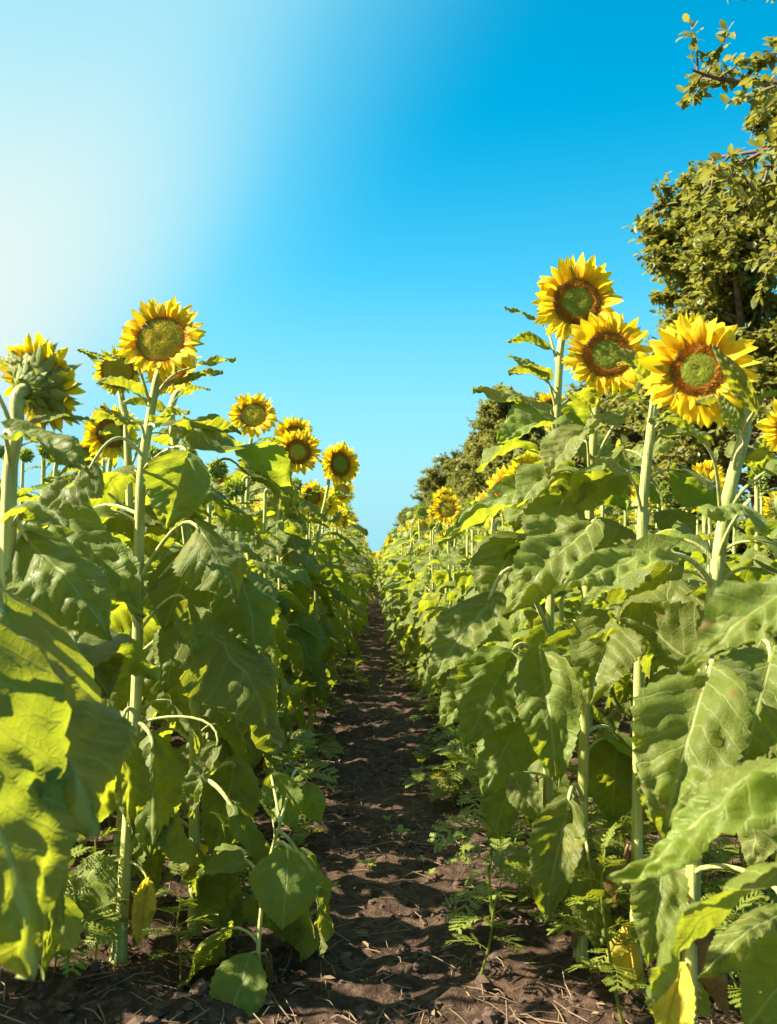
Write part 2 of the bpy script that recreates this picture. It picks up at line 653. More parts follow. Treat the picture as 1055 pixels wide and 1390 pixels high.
def stem_obj(parent, pts, r0, r1, n=18):
    mb = MB()
    k = len(pts)
    mb.tube(pts, [r0 * .45 * math.exp(-i / 1.6) + (r0 + (r1 - r0) * (i / (k - 1)) ** .8) * (1.0 + .09 * noise.noise(V((i * .7, r0 * 99, 0)))) for i in range(k)], n, 0, .085)
    rg = random.Random(int(r0 * 1e5) + k)
    for i in range(1000):  # bristles
        j = rg.randrange(1, k - 1)
        p = pts[j].lerp(pts[j + 1], rg.random())
        t = (pts[j + 1] - pts[j]).normalized()
        d = V((rg.gauss(0, 1), rg.gauss(0, 1), 0))
        d = (d - t * d.dot(t)).normalized()
        r = r0 + (r1 - r0) * (j / (k - 1)) ** .8
        b = len(mb.v)
        w_ = t.cross(d) * .0005
        q = p + d * r * .95
        mb.v += [q - w_, q + w_, q + (d + t * rg.uniform(-.5, .3)) * rg.uniform(.002, .0045)]
        mb.uv += [(0, 0)] * 3
        mb.quad((b, b + 1, b + 2))
    return link('stem', mb.mesh('stem', M['stem']), parent)


def at_height(pts, z):
    for i in range(len(pts) - 1):
        if pts[i].z <= z <= pts[i + 1].z:
            t = (z - pts[i].z) / max(pts[i + 1].z - pts[i].z, 1e-6)
            return pts[i].lerp(pts[i + 1], t)
    return pts[-1] if z > pts[-1].z else pts[0]


def fill_leaves(root, pts, H, rg, n=14, lo=.2, hi=.96, big=.29, keep=None, a0=None):
    az = rg.uniform(0, 6.28) if a0 is None else a0
    for i in range(n):
        t = lo + (hi - lo) * (i + rg.uniform(-.3, .3)) / max(n - 1, 1)
        az += 2.3999 + rg.uniform(-.5, .5)
        if keep and not keep(az % 6.283, t):
            continue
        p = at_height(pts, H * t)
        tt = min(max(t, 0), 1)
        s = big * (.50 + .62 * math.sin(PI * min(max((tt - .02) / .98, 0), 1) ** .9)) * rg.uniform(.82, 1.12)
        if tt > .8:
            s *= 1 - 1.9 * (tt - .8)
        cls = 'low' if tt < .52 else ('mid' if tt < .84 else 'top')
        if tt < .30 and rg.random() < .5:
            cls = 'dry'
            s *= .8
        add_leaf(root, cls, p, az, s, rg, rg.uniform(-10, 10))


# ------------------------------------------------------------------ hero plants, placed from the photograph
def wpts(P, Y):
    out = []
    for p in P:
        out.append(pw(p[0], p[1], p[2] if len(p) > 2 else Y))
    return out


def placed_leaf(root, S, B, T, nrm, w, bend, seed, mat, fold=10, wave=.03, twist=0, sag=.0, curl=.3, lobe=0):
    """S stem point, B blade base, T tip (world); mesh is built relative to the root"""
    t = T - B
    chord = t.length
    t.normalize()
    n = (nrm - t * nrm.dot(t)).normalized()
    x = t.cross(n)
    b = blade_mb(1.0, seed, W=w, a0=bend, a1=-bend, fold=fold, wave=wave, twist=twist, nu=54, nv=8, curl=curl, lobe=lobe, teeth=15)
    e = b.v[(54) * 17 + 8]
    d = V((0, e.y, e.z)).normalized()
    L = chord / V((0, e.y, e.z)).length
    org = root.location
    for i, p in enumerate(b.v):
        yy = p.y * d.y + p.z * d.z
        zz = -p.y * d.z + p.z * d.y
        b.v[i] = B - org + (x * p.x + t * yy + n * zz) * L
    o = link('leaf', b.mesh('leaf_blade', mat), root)
    tb = (b.v[17 * 3 + 8] - b.v[8]).normalized()
    D = (B - S).length
    ctrl = [S + (B - S) * .33 + V((0, 0, .38)) * D * .6, B - tb * D * .38 + V((0, 0, .1 * D))]
    pts = []
    for i in range(11):
        s = i / 10
        pts.append(S * (1 - s) ** 3 + ctrl[0] * 3 * s * (1 - s) ** 2 + ctrl[1] * 3 * s * s * (1 - s) + B * s ** 3 - org)
    pm = MB()
    pr = max(.0035, min(.0065, L * .02))
    pm.tube(pts, [pr * (1.35 - .5 * i / 10) for i in range(11)], 8)
    link('petiole', pm.mesh('leaf_petiole', M['stem']), o)
    return o


hero_n = [0]


def hero(label, stem, Y, r0=.016, r1=.0095, head=None, leaves=(), fill=None, seed=1, group='sunflowers lining the path'):
    rg = random.Random(seed)
    P = wpts(stem, Y)
    base = V((P[0].x, P[0].y, 0))
    root = link('sunflower', None, None, base)
    tag(root, label, 'sunflower', group)
    P[0] = V((P[0].x, P[0].y, -.03))
    ws = spline(P, 7)
    if head:
        hp = pw(head['at'][0], head['at'][1], head['at'][2])
        n = V(head['n']).normalized()
        rd = head['px'] * head['at'][2] / FPX / 1.72
        back = hp - n * rd * .6
        e = ws[-1]
        d = (ws[-1] - ws[-3]).normalized()
        dist = (back - e).length
        c1, c2 = e + d * dist * .5, back - n * dist * .45
        for i in range(1, 7):
            s = i / 6
            ws.append(e * (1 - s) ** 3 + c1 * 3 * s * (1 - s) ** 2 + c2 * 3 * s * s * (1 - s) + back * s ** 3)
        add_head(root, hp - base, n, rd, rg, head.get('disc', 'green'), head.get('hero', True), head.get('up', 14), head.get('pl', .85),
                 int(head.get('np', 36) * 1.25), head.get('drop', 0), head.get('extra', False))
    lp = [p - base for p in ws]
    stem_obj(root, lp, r0, r1)
    for i, l in enumerate(leaves):
        (sx, sy), b, t = l[0], l[1], l[2]
        q = l[3] if len(l) > 3 else {}
        by = b[2] if len(b) > 2 else Y
        ty = t[2] if len(t) > 2 else by
        if sx is None:
            S = at_height(ws, pw(0, sy, Y).z)
        else:
            S = pw(sx, sy, Y)
            S = at_height(ws, S.z)
        B, T = pw(b[0], b[1], by), pw(t[0], t[1], ty)
        placed_leaf(root, S, B, T, V(q.get('n', (0, -1, .4))), q.get('w', .8), q.get('bend', 15), seed * 31 + i,
                    M[q.get('m', 'leaf')], q.get('fold', rg.choice((-34, -24, -16, 14, 24))), q.get('wave', .05), q.get('twist', 0), curl=q.get('curl', .3), lobe=q.get('lobe', 0))
    if fill is None and head:
        fill_leaves(root, lp, lp[-1].z, rg, n=8, lo=.66, hi=.93, big=.235, keep=lambda a, t: abs(math.sin(a)) > .45)
    if fill is None:
        fill = dict(n=15, lo=.10, hi=.90, big=.23, keep=lambda a, t: t < .25 or math.cos(a) > .15)
    if fill:
        fill_leaves(root, lp, lp[-1].z, rg, **fill)
    return root


# A: tall plant in front on the left
hero('tall sunflower left of the path with large round olive disc facing out', [(160, 1291), (172, 1150), (185, 950), (188, 800), (192, 650), (204, 565), (212, 520)], 2.6, .018, .010,
     dict(at=(219, 462, 2.52), n=(-.08, -1, .22), px=62, disc='olive', up=10, pl=.72, np=40),
     [((0, 640), (252, 628, 2.45), (226, 722, 2.42), dict(n=(.15, -1, .15), w=.95, bend=12)),
      ((0, 790), (62, 690, 2.45), (192, 842, 2.35), dict(n=(.45, -.5, .75), w=.45, bend=14, fold=20)),
      ((0, 790), (272, 722, 2.5), (322, 822, 2.4), dict(n=(.45, -.85, .25), w=.95, bend=28, wave=.05)),
      ((0, 830), (258, 762, 2.6), (222, 856, 2.55), dict(n=(.1, -1, .1), w=.95, bend=10)),
      ((0, 860), (256, 826, 2.5), (268, 893, 2.45), dict(n=(.5, -1, 0), w=.8)),
      ((0, 552), (158, 488, 2.5), (106, 474, 2.45), dict(n=(-.2, -.6, .8), w=.32, bend=-22, m='young', fold=25)),
      ((0, 548), (240, 522, 2.6), (303, 508, 2.6), dict(n=(.1, -.5, .9), w=.30, bend=14, m='young', fold=25)),
      ((0, 545), (266, 498, 2.7), (320, 490, 2.75), dict(n=(.1, -.6, .8), w=.30, bend=10, m='young')),
      ((0, 600), (178, 572, 2.5), (136, 553, 2.45), dict(n=(-.1, -.7, .7), w=.55, bend=16, m='young')),
      ((0, 580), (215, 575, 2.5), (258, 560, 2.4), dict(n=(.2, -.5, .8), w=.4, bend=20, m='young')),
      ((0, 620), (120, 640, 2.3), (60, 720, 2.2), dict(n=(-.2, -.8, .6), w=.7, bend=25)),
      ((0, 700), (110, 720, 2.7), (100, 820, 2.7), dict(n=(.2, -1, .2), w=.9, bend=18)),
      ((0, 970), (165, 1005, 2.4), (178, 1140, 2.4), dict(n=(.6, -.8, .1), w=.5, bend=10, fold=45, wave=.07)),
      ((0, 980), (208, 1015, 2.55), (204, 1165, 2.5), dict(n=(.3, -1, .1), w=.75, bend=14)),
      ((0, 985), (292, 1022, 2.5), (262, 1112, 2.45), dict(n=(-.7, -.7, .2), w=.55, bend=12, fold=35)),
      ((0, 1170), (200, 1205, 2.55), (186, 1288, 2.5), dict(n=(.2, -1, .1), w=.5, m='yellowleaf', fold=35, wave=.06)),
      ], None, 3)
# B
hero('sunflower whose bloom hides behind the tall olive-disc bloom', [(265, 1262), (264, 1100), (263, 900), (256, 750), (242, 640), (233, 570)], 2.78, .0165, .0095,
     dict(at=(236, 505, 2.9), n=(-.3, -.9, .3), px=38, disc='wide', up=10),
     [((0, 905), (284, 845, 2.65), (374, 1018, 2.5), dict(n=(.85, -.6, -.05), w=.85, bend=16, wave=.05, fold=-12)),
      ((0, 850), (250, 850, 2.6), (225, 940, 2.6), dict(n=(-.1, -1, .1), w=.9, bend=12)),
      ((0, 1060), (322, 1108, 2.65), (346, 1255, 2.6), dict(n=(.8, -.6, .2), w=.45, fold=40, wave=.08, twist=35)),
      ((0, 1075), (318, 1045, 2.8), (292, 1172, 2.75), dict(n=(-.1, -1, 0), w=.72, bend=15)),
      ((0, 1130), (222, 1118, 2.75), (210, 1215, 2.7), dict(n=(-.3, -1, .1), w=.55, fold=30)),
      ((0, 660), (262, 602, 2.75), (402, 692, 3.2), dict(n=(.3, -.05, .95), w=.42, bend=16, fold=25)),
      ((0, 700), (330, 640, 3.0), (385, 700, 3.1), dict(n=(.3, -.2, .9), w=.6, bend=22)),
      ((0, 760), (330, 790, 2.8), (350, 900, 2.7), dict(n=(.4, -.9, .1), w=.85, bend=22)),
      ], None, 4)
# withered one behind
hero('sunflower with nodding withered head and shrunken petals behind the tall bloom', [(150, 1240), (176, 1000), (182, 830), (176, 680), (172, 580), (166, 545)], 2.95, .015, .009,
     dict(at=(160, 504, 2.9), n=(.15, -.85, -.35), px=40, disc='olive', up=35, pl=.5, np=30, drop=.3),
     [((0, 700), (120, 655, 2.9), (60, 655, 2.7), dict(n=(-.3, -.6, .8), w=.7, bend=25)),
      ((0, 640), (225, 590, 3.1), (290, 580, 3.2), dict(n=(.3, -.6, .8), w=.5, bend=18, m='young')),
      ((0, 800), (110, 790, 2.7), (60, 880, 2.6), dict(n=(-.2, -1, .3), w=.9, bend=22)),
      ((0, 900), (235, 870, 3.0), (250, 1000, 3.0), dict(n=(.3, -1, .1), w=.8, bend=15)),
      ((0, 870), (140, 880, 2.8), (150, 985, 2.7), dict(n=(.1, -1, .1), w=.8, bend=15))], None, 6)
# C: near left plant seen from behind
hero('near sunflower at left edge with head turned away showing green bracts', [(-40, 1600), (-8, 1250), (4, 900), (10, 760), (14, 640), (22, 590)], 1.7, .016, .011,
     dict(at=(52, 522, 1.75), n=(.40, .72, .35), px=62, disc='green', up=2, pl=.95, np=34, extra=True),
     [((0, 860), (8, 848, 1.35), (112, 1140, 1.2), dict(n=(.85, -.62, -.05), w=.95, bend=20, wave=.06, fold=-14)),
      ((0, 900), (-60, 900, 1.15), (40, 1330, 1.05), dict(n=(.85, -.6, -.05), w=.72, bend=16, wave=.06, fold=-14)),
      ((0, 640), (20, 592, 1.6), (132, 652, 1.55), dict(n=(.2, -.5, .9), w=.45, bend=14, fold=25)),
      ((0, 700), (40, 735, 1.7), (150, 870, 1.65), dict(n=(.3, -.8, .5), w=.7, bend=26)),
      ((0, 600), (-10, 500, 1.6), (32, 492, 1.55), dict(n=(-.2, -.5, .8), w=.45, m='young')),
      ((0, 780), (70, 690, 1.9), (110, 640, 2.0), dict(n=(-.3, -.8, .6), w=.6, bend=10)),
      ((0, 950), (95, 850, 1.9), (150, 950, 1.8), dict(n=(.1, -1, .2), w=.95, bend=20)),
      ((0, 1150), (70, 1160, 1.6), (58, 1330, 1.55), dict(n=(.6, -.8, .1), w=.3, fold=45)),
      ], None, 7)
hero('sunflower between the turned-away head and the withered head, only half its orange disc showing', [(90, 1110), (110, 900), (140, 700), (150, 625)], 4.2, .014, .009,
     dict(at=(152, 588, 4.15), n=(.35, -1, .1), px=38, disc='wide'), [], dict(n=12, lo=.25), 8)
hero('sunflower with bright round bloom alone against the sky left of centre', [(352, 1030), (345, 850), (335, 720), (338, 630), (340, 606)], 5.2, .015, .009,
     dict(at=(344, 564, 5.1), n=(.08, -1, .34), px=33, disc='olive', up=22), [], dict(n=14, lo=.25, hi=.93), 9)
hero('sunflower with a pair of blooms overlapping, the front of the pair', [(385, 1010), (392, 850), (383, 720), (393, 650)], 5.5, .015, .009,
     dict(at=(404, 614, 5.4), n=(.2, -1, .25), px=33, disc='wide', up=20), [], dict(n=14, lo=.25, hi=.95), 10)
hero('sunflower with a pair of blooms overlapping, the rear of the pair', [(375, 980), (378, 850), (385, 720), (392, 630)], 6.0, .015, .009,
     dict(at=(399, 592, 5.95), n=(.1, -1, .2), px=27, disc='wide', up=20), [], dict(n=13, lo=.25, hi=.95), 12)
hero('sunflower leaning toward the sky gap, bloom turned to the right', [(420, 990), (428, 850), (430, 740), (444, 668)], 6.0, .014, .009,
     dict(at=(461, 630, 5.95), n=(.8, -1, .0), px=31, disc='green', up=12), [], dict(n=13, lo=.25, hi=.95), 13)
hero('sunflower peeking between leaves left of the lone round bloom', [(285, 1000), (280, 850), (276, 720), (278, 680)], 5.4, .014, .009,
     dict(at=(290, 651, 5.3), n=(.5, -1, .1), px=22, disc='wide'), [], dict(n=12, lo=.25), 14)
# young plant with the maple-like leaf
hero('short young sunflower without bloom holding a broad lobed leaf over the path', [(350, 1315), (352, 1270), (358, 1210), (368, 1160), (380, 1120)], 2.5, .006, .004, None,
     [((0, 1150), (391, 1166, 2.4), (384, 1262, 2.35), dict(n=(.1, -1, .25), w=1.12, bend=8, fold=-4, lobe=.10, wave=.02)),
      ((0, 1130), (424, 1200, 2.5), (438, 1300, 2.5), dict(n=(.8, -.6, .1), w=.4, fold=35, wave=.08)),
      ((0, 1120), (372, 1060, 2.6), (400, 1125, 2.6), dict(n=(.2, -1, .3), w=.8, bend=18)),
      ((0, 1110), (420, 1070, 2.8), (435, 1120, 2.8), dict(n=(.3, -1, .3), w=.9, bend=15))], None, 15, 'young sunflowers beside the path')

# right row
hero('tallest sunflower on the right with highest round bloom against blue sky', [(742, 1240), (744, 1050), (746, 850), (752, 650), (757, 540), (760, 480)], 2.9, .016, .010,
     dict(at=(783, 411, 2.82), n=(-.05, -1, .05), px=60, disc='green', up=14, pl=.85, np=38),
     [((0, 560), (733, 500, 2.85), (690, 484, 2.8), dict(n=(-.3, -.7, .7), w=.45, bend=14, m='young')),
      ((0, 500), (722, 430, 2.95), (685, 418, 2.95), dict(n=(-.2, -.6, .8), w=.25, m='young')),
      ((0, 600), (735, 548, 2.8), (642, 534, 2.7), dict(n=(-.25, -.45, .9), w=.42, bend=14, m='young')),
      ((0, 640), (752, 572, 2.75), (676, 606, 2.65), dict(n=(-.35, -.7, .6), w=.75, bend=22)),
      ((0, 700), (750, 662, 2.75), (594, 738, 2.65), dict(n=(-.3, -.6, .75), w=.34, bend=16, fold=22)),
      ((0, 560), (775, 540, 2.9), (800, 520, 2.9), dict(n=(.2, -.5, .8), w=.5, m='young')),
      ((0, 860), (664, 815, 2.55), (578, 946, 2.45), dict(n=(-.55, -.75, .5), w=.52, bend=12, fold=8)),
      ((0, 780), (700, 740, 2.7), (662, 830, 2.6), dict(n=(-.4, -.8, .5), w=.85, bend=22)),
      ((0, 930), (690, 895, 2.7), (632, 1012, 2.6), dict(n=(-.2, -1, .2), w=.8, bend=20)),
      ((0, 960), (660, 920, 2.75), (600, 990, 2.7), dict(n=(-.5, -.8, .4), w=.8, bend=20)),
      ((0, 980), (700, 985, 2.7), (655, 1085, 2.65), dict(n=(-.2, -1, .2), w=.75, bend=15)),
      ((0, 1020), (700, 1040, 2.75), (665, 1150, 2.7), dict(n=(0, -1, .1), w=.7, bend=12)),
      ], None, 21)
hero('right sunflower with round bloom just below and overlapping the tallest bloom', [(788, 1295), (790, 1150), (793, 1000), (796, 800), (803, 640), (808, 560)], 2.6, .016, .010,
     dict(at=(824, 482, 2.52), n=(-.1, -1, .12), px=60, disc='green', up=12, pl=.85, np=38),
     [((0, 640), (840, 560, 2.55), (790, 590, 2.45), dict(n=(-.2, -.6, .8), w=.5, bend=20, m='young')),
      ((0, 660), (785, 590, 2.5), (745, 650, 2.45), dict(n=(-.35, -.6, .75), w=.85, bend=25, m='young')),
      ((0, 780), (796, 722, 2.4), (690, 842, 2.3), dict(n=(-.45, -.7, .6), w=.50, bend=20, fold=12)),
      ((0, 920), (735, 902, 2.5), (757, 1068, 2.4), dict(n=(-.1, -1, .15), w=.56, bend=14, wave=.04)),
      ((0, 1090), (770, 1100, 2.4), (742, 1250, 2.35), dict(n=(-.5, -1, .1), w=.55, bend=14, fold=30, wave=.05)),
      ((0, 1090), (700, 1060, 2.45), (735, 1120, 2.4), dict(n=(-.3, -.7, .6), w=.7, bend=30)),
      ((0, 1130), (800, 1180, 2.5), (812, 1295, 2.45), dict(n=(.1, -1, 0), w=.6, bend=12)),
      ((0, 700), (860, 620, 2.7), (920, 600, 2.7), dict(n=(.1, -.6, .8), w=.6, bend=25, m='young')),
      ((0, 740), (760, 690, 2.5), (735, 770, 2.4), dict(n=(-.2, -.9, .3), w=.9, bend=20)),
      ((0, 1000), (835, 1010, 2.7), (830, 1120, 2.7), dict(n=(0, -1, 0), w=.8, bend=12)),
      ((0, 800), (840, 720, 2.5), (800, 790, 2.45), dict(n=(-.2, -.8, .5), w=.9, bend=20)),
      ], None, 22)
hero('nearest right sunflower with large ragged bloom turned left on a thick pale stem', [(930, 1455), (937, 1280), (948, 1050), (958, 900), (975, 760), (992, 660), (1012, 585)], 2.0, .017, .012,
     dict(at=(948, 503, 1.98), n=(-.42, -.9, .05), px=68, disc='green', up=4, pl=1.05, np=36),
     [((0, 600), (1018, 545, 1.85), (966, 467, 1.82), dict(n=(-.5, -.7, .4), w=.32, bend=14, m='young', fold=25)),
      ((0, 640), (1000, 580, 1.8), (975, 532, 1.8), dict(n=(-.5, -.8, .2), w=.4, m='young')),
      ((0, 720), (955, 600, 1.9), (880, 570, 1.85), dict(n=(-.3, -.5, .8), w=.42, bend=20, m='young')),
      ((0, 800), (900, 752, 1.9), (752, 810, 1.8), dict(n=(-.25, -.62, .75), w=.42, bend=14, fold=10)),
      ((0, 760), (1010, 690, 1.8), (960, 700, 1.7), dict(n=(-.2, -.5, .9), w=.9, bend=18)),
      ((0, 720), (1040, 640, 1.9), (1075, 620, 1.9), dict(n=(.2, -.5, .9), w=.7, bend=18)),
      ((0, 950), (945, 905, 1.9), (822, 826, 2.0), dict(n=(.15, -.75, -.65), w=.82, bend=-12)),
      ((0, 960), (958, 930, 1.7), (904, 1138, 1.6), dict(n=(-.5, -.9, .35), w=.72, bend=20, wave=.04)),
      ((0, 1190), (1055, 1243, 1.7), (948, 1330, 1.6), dict(n=(-.3, -.6, .7), w=.5, bend=24)),
      ((0, 1180), (900, 1170, 1.75), (880, 1310, 1.7), dict(n=(-.3, -1, .1), w=.6, bend=14)),
      ((0, 880), (1045, 900, 1.8), (1010, 1040, 1.7), dict(n=(-.4, -.9, .3), w=.9, bend=22)),
      ], None, 23)
hero('right sunflower standing between the near ragged bloom and the overlapped pair, bloom mostly hidden', [(862, 1338), (865, 1150), (868, 900), (872, 700), (885, 570)], 2.4, .016, .010,
     dict(at=(938, 470, 2.5), n=(.2, -1, .1), px=45, disc='wide', up=10, pl=.8),
     [((0, 580), (876, 512, 2.3), (818, 466, 2.25), dict(n=(-.4, -.7, .5), w=.34, bend=16, m='young', fold=20)),
      ((0, 640), (905, 590, 2.4), (965, 600, 2.4), dict(n=(.1, -.6, .8), w=.6, bend=25, m='young')),
      ((0, 700), (850, 640, 2.3), (800, 620, 2.25), dict(n=(-.3, -.5, .8), w=.6, bend=20, m='young')),
      ((0, 820), (905, 790, 2.3), (880, 900, 2.2), dict(n=(-.1, -.9, .3), w=.9, bend=20)),
      ((0, 840), (830, 850, 2.3), (800, 960, 2.2), dict(n=(-.3, -.9, .2), w=.8, bend=20)),
      ((0, 780), (900, 700, 2.5), (930, 760, 2.5), dict(n=(.1, -.8, .5), w=.9, bend=25)),
      ((0, 1010), (905, 1010, 2.4), (900, 1140, 2.4), dict(n=(0, -1, .1), w=.8, bend=15)),
      ], None, 24)
# plant just outside the frame on the right whose leaves reach in
hero('near plant at right edge, only its large blurred leaves reaching into view', [(1190, 1750), (1180, 1300), (1170, 900), (1160, 700)], 1.2, .014, .01, None,
     [((0, 900), (1085, 795, 1.2), (928, 918, 1.2), dict(n=(-.35, -.6, .75), w=.50, bend=14)),
      ((0, 1050), (1058, 1045, 1.2), (850, 1205, 1.25), dict(n=(-.55, -.35, .85), w=.40, bend=16, fold=-32)),
      ((0, 800), (1120, 830, 1.1), (1040, 860, 1.1), dict(n=(-.2, -.7, .7), w=.9, bend=20)),
      ((0, 1250), (1100, 1290, 1.3), (1010, 1400, 1.3), dict(n=(-.4, -.8, .5), w=.8, bend=20))], None, 25)
hero('right sunflower with small bloom showing just under the overlapped pair', [(728, 1090), (735, 900), (738, 700), (744, 610)], 4.2, .014, .009,
     dict(at=(749, 558, 4.15), n=(.2, -1, .2), px=27, disc='wide'), [], dict(n=12, lo=.3), 26)
hero('right sunflower with small bloom low beside the thick pale stem', [(950, 1080), (955, 900), (957, 740), (956, 690)], 4.3, .014, .009,
     dict(at=(958, 650, 4.2), n=(-.3, -1, .2), px=26, disc='wide'), [], dict(n=12, lo=.3), 27)
hero('right sunflower cut by the right edge beside the ragged bloom', [(1085, 1090), (1085, 900), (1083, 740), (1082, 640)], 3.4, .014, .009,
     dict(at=(1082, 582, 3.4), n=(-.3, -1, .1), px=48, disc='green'), [], dict(n=12, lo=.3, hi=.9), 28)
hero('right row sunflower carrying the upper of two small stacked blooms', [(600, 905), (600, 800), (601, 720)], 9.8, .014, .009,
     dict(at=(604, 678, 9.8), n=(-.1, -1, .1), px=17, disc='wide', hero=False), [], dict(n=12, lo=.3), 29)
hero('right row sunflower carrying the lower of two small stacked blooms', [(590, 920), (592, 800), (595, 730)], 9.0, .014, .009,
     dict(at=(598, 697, 9.0), n=(-.2, -1, .1), px=19, disc='green', hero=False), [], dict(n=12, lo=.3), 30)

# ------------------------------------------------------------------ the rest of the rows: templates, then copies
def template(seed):
    rg = random.Random(seed)
    root = link('sunflower', None)
    H = 1.62 + .14 * rg.random()
    lean = V((rg.uniform(-.05, .05), rg.uniform(-.05, .05), 0))
    P = [V((0, 0, -.03))]
    for i in range(1, 7):
        t = i / 6
        P.append(V((0, 0, H * t)) + lean * t * t + V((rg.uniform(-.012, .012), rg.uniform(-.012, .012), 0)))
    away = seed % 4 == 3
    n = V((rg.uniform(-.4, .4), 1 if away else -1, rg.uniform(-.25, .3))).normalized()
    pts = spline(P, 5)
    e = pts[-1]
    hp = e + V((n.x * .07, .075 if away else -.075, .07))
    rd = rg.uniform(.068, .082)
    back = hp - n * rd * .6
    for i in range(1, 5):
        s = i / 4
        pts.append(e * (1 - s) ** 2 + (e + V((0, 0, .08))) * 2 * s * (1 - s) + back * s * s)
    stem_obj(root, pts, .0155, .009, 14)
    if seed % 8 in (1, 4, 6):
        b = link('flower_bud', REC_ME, root)
        b.matrix_basis = Matrix.Translation(hp) @ head_matrix(n) @ Matrix.Scale(rd * .55, 4)
        for k in range(3):
            c = link('bracts', BR[k], b)
            c.scale = (.95 - .2 * k, .95 - .2 * k, 1.9)
            c.location = (0, 0, .35 + .25 * k)
            c.rotation_euler = (0, 0, k)
    else:
        add_head(root, hp, n, rd, rg, rg.choice(['green', 'olive', 'wide']))
    fill_leaves(root, pts, H, rg, n=17, lo=.16, hi=.97)
    return root


TPL = [template(500 + s) for s in range(8)]
GREEN = [k for k in range(8) if (500 + k) % 8 in (1, 4, 6)]
used = [0] * len(TPL)
rng = random.Random(77)


def ordinal(k):
    names = ['first', 'second', 'third', 'fourth', 'fifth', 'sixth', 'seventh', 'eighth', 'ninth', 'tenth', 'eleventh', 'twelfth', 'thirteenth', 'fourteenth',
             'fifteenth', 'sixteenth', 'seventeenth', 'eighteenth', 'nineteenth', 'twentieth']
    if k < 20:
        return names[k]
    tens = {2: 'twenty', 3: 'thirty', 4: 'forty', 5: 'fifty', 6: 'sixty'}
    q, r = divmod(k + 1, 10)
    return tens[q] + ('-' + names[r - 1] if r else 'th') if r else tens[q][:-1] + 'ieth'


def skyline(x, y, side):
    """height above ground that keeps a plant inside the canopy line of its row"""
    px = 508 + 1250 * x / y
    if side == 'left':
        yl = max(728 - (500 - px) * .75, 653 - (400 - px) * .34) if px > 170 else 575
    else:
        yl = 740 - (px - 510) * .48 if px < 720 else 640
    return 1.1 + (762 - yl) / 1250 * y


def put(x, y, label, group, sc_=None, green=False):
    k = rng.choice(GREEN) if green else rng.randrange(len(TPL))
    if used[k]:
        o = copy_tree(TPL[k])
    else:
        o = TPL[k]
    used[k] += 1
    o.location = (x, y, 0)
    o.rotation_euler = (R(rng.uniform(-3, 3)), R(rng.uniform(-3, 3)), R(rng.uniform(-30, 30)) + (R(18) if x < 0 else R(-6)))
    s = sc_ or rng.uniform(.90, 1.06)
    o.scale = (s, s, s)
    tag(o, label, 'sunflower', group)
    return o


LROWS = [-.64, -1.36, -2.1, -2.85]
RROWS = [.70, 1.42, 2.15]
NEAR_END = 9.5
rowname = {0: 'first', 1: 'second', 2: 'third', 3: 'fourth'}
for side, rows in (('left', LROWS), ('right', RROWS)):
    for ri, X in enumerate(rows):
        y0 = {('left', 0): 3.45, ('left', 1): 1.9, ('left', 2): 2.4, ('left', 3): 4.0, ('right', 0): 3.35, ('right', 1): 2.1, ('right', 2): 3.0}[(side, ri)]
        y = y0
        k = 0
        end = NEAR_END if ri < 2 else 8.0
        while y < end:
            s = rng.uniform(.92, 1.06) if side == 'left' else rng.uniform(.82, .98)
            x = X + rng.uniform(-.07, .07)
            if ri == 0:
                x *= 1 - .30 * max(0, min((y - 4) / 5, 1))
            s = max(.62, min(s, skyline(x, y, side) / 1.82 * rng.uniform(.94, 1.03)))
            put(x, y, 'leafy sunflower, %s from the front, in the %s row %s of the path' % (ordinal(k), rowname[ri], side),
                'sunflowers in the rows on the %s' % side, s,
                (side == 'left' and y < 6) or (ri > 0 and rng.random() < .7) or (side == 'right' and y > 4.4 and rng.random() < .7))
            k += 1
            y += rng.uniform(.30, .42) if ri == 0 else rng.uniform(.38, .52)

# mid-distance plants: stem, foliage, head with petals
def lo_template(seed):
    rg = random.Random(seed)
    H = 1.6
    st, fo = MB(), MB()
    pts = [V((rg.uniform(-.02, .02), rg.uniform(-.02, .02), H * i / 4)) for i in range(5)] + [V((0, -.02, H + .06))]
    st.tube(pts, [.015, .014, .013, .012, .010, .008], 6)
    az = rg.uniform(0, 6)
    n = 15
    for i in range(n):
        t = .14 + .8 * i / (n - 1)
        az += 2.4 + rg.uniform(-.5, .5)
        s = .29 * (.5 + .62 * math.sin(PI * t ** .9)) * rg.uniform(.85, 1.15) * (1 if t < .8 else 1 - 1.7 * (t - .8))
        a0 = -30 if t < .5 else (-5 if t < .84 else 20)
        q = petiole_curve(.5, 50, a0, 3)
        b = blade_mb(1, seed * 20 + i, a0=a0, a1=a0 - 55, nu=7, nv=2, W=.85, fold=rg.uniform(-20, 25), wave=.05, teeth=3, twist=rg.uniform(-40, 40))
        for j in range(len(b.v)):
            b.v[j] = b.v[j] + q[-1]
        Mx = Matrix.Translation(at_height(pts, H * t)) @ Matrix.Rotation(az, 4, 'Z') @ Matrix.Scale(s, 4)
        fo.add(b, Mx)
        st.tube([Mx @ p for p in q], .0045, 4, cap=False)
    nrm = V((rg.uniform(-.5, .5), .8 if seed % 3 == 2 else -1, rg.uniform(-.15, .3)))
    hm = Matrix.Translation((nrm.x * .05, .07 * nrm.y, H + .08)) @ head_matrix(nrm, 0) @ Matrix.Scale(.078, 4)
    pe = MB()
    for k, Mx in petal_place(rg, 26, 14, .85):
        pe.add(PETAL_LO[k % 3], Mx)
    return st, fo, hm, pe


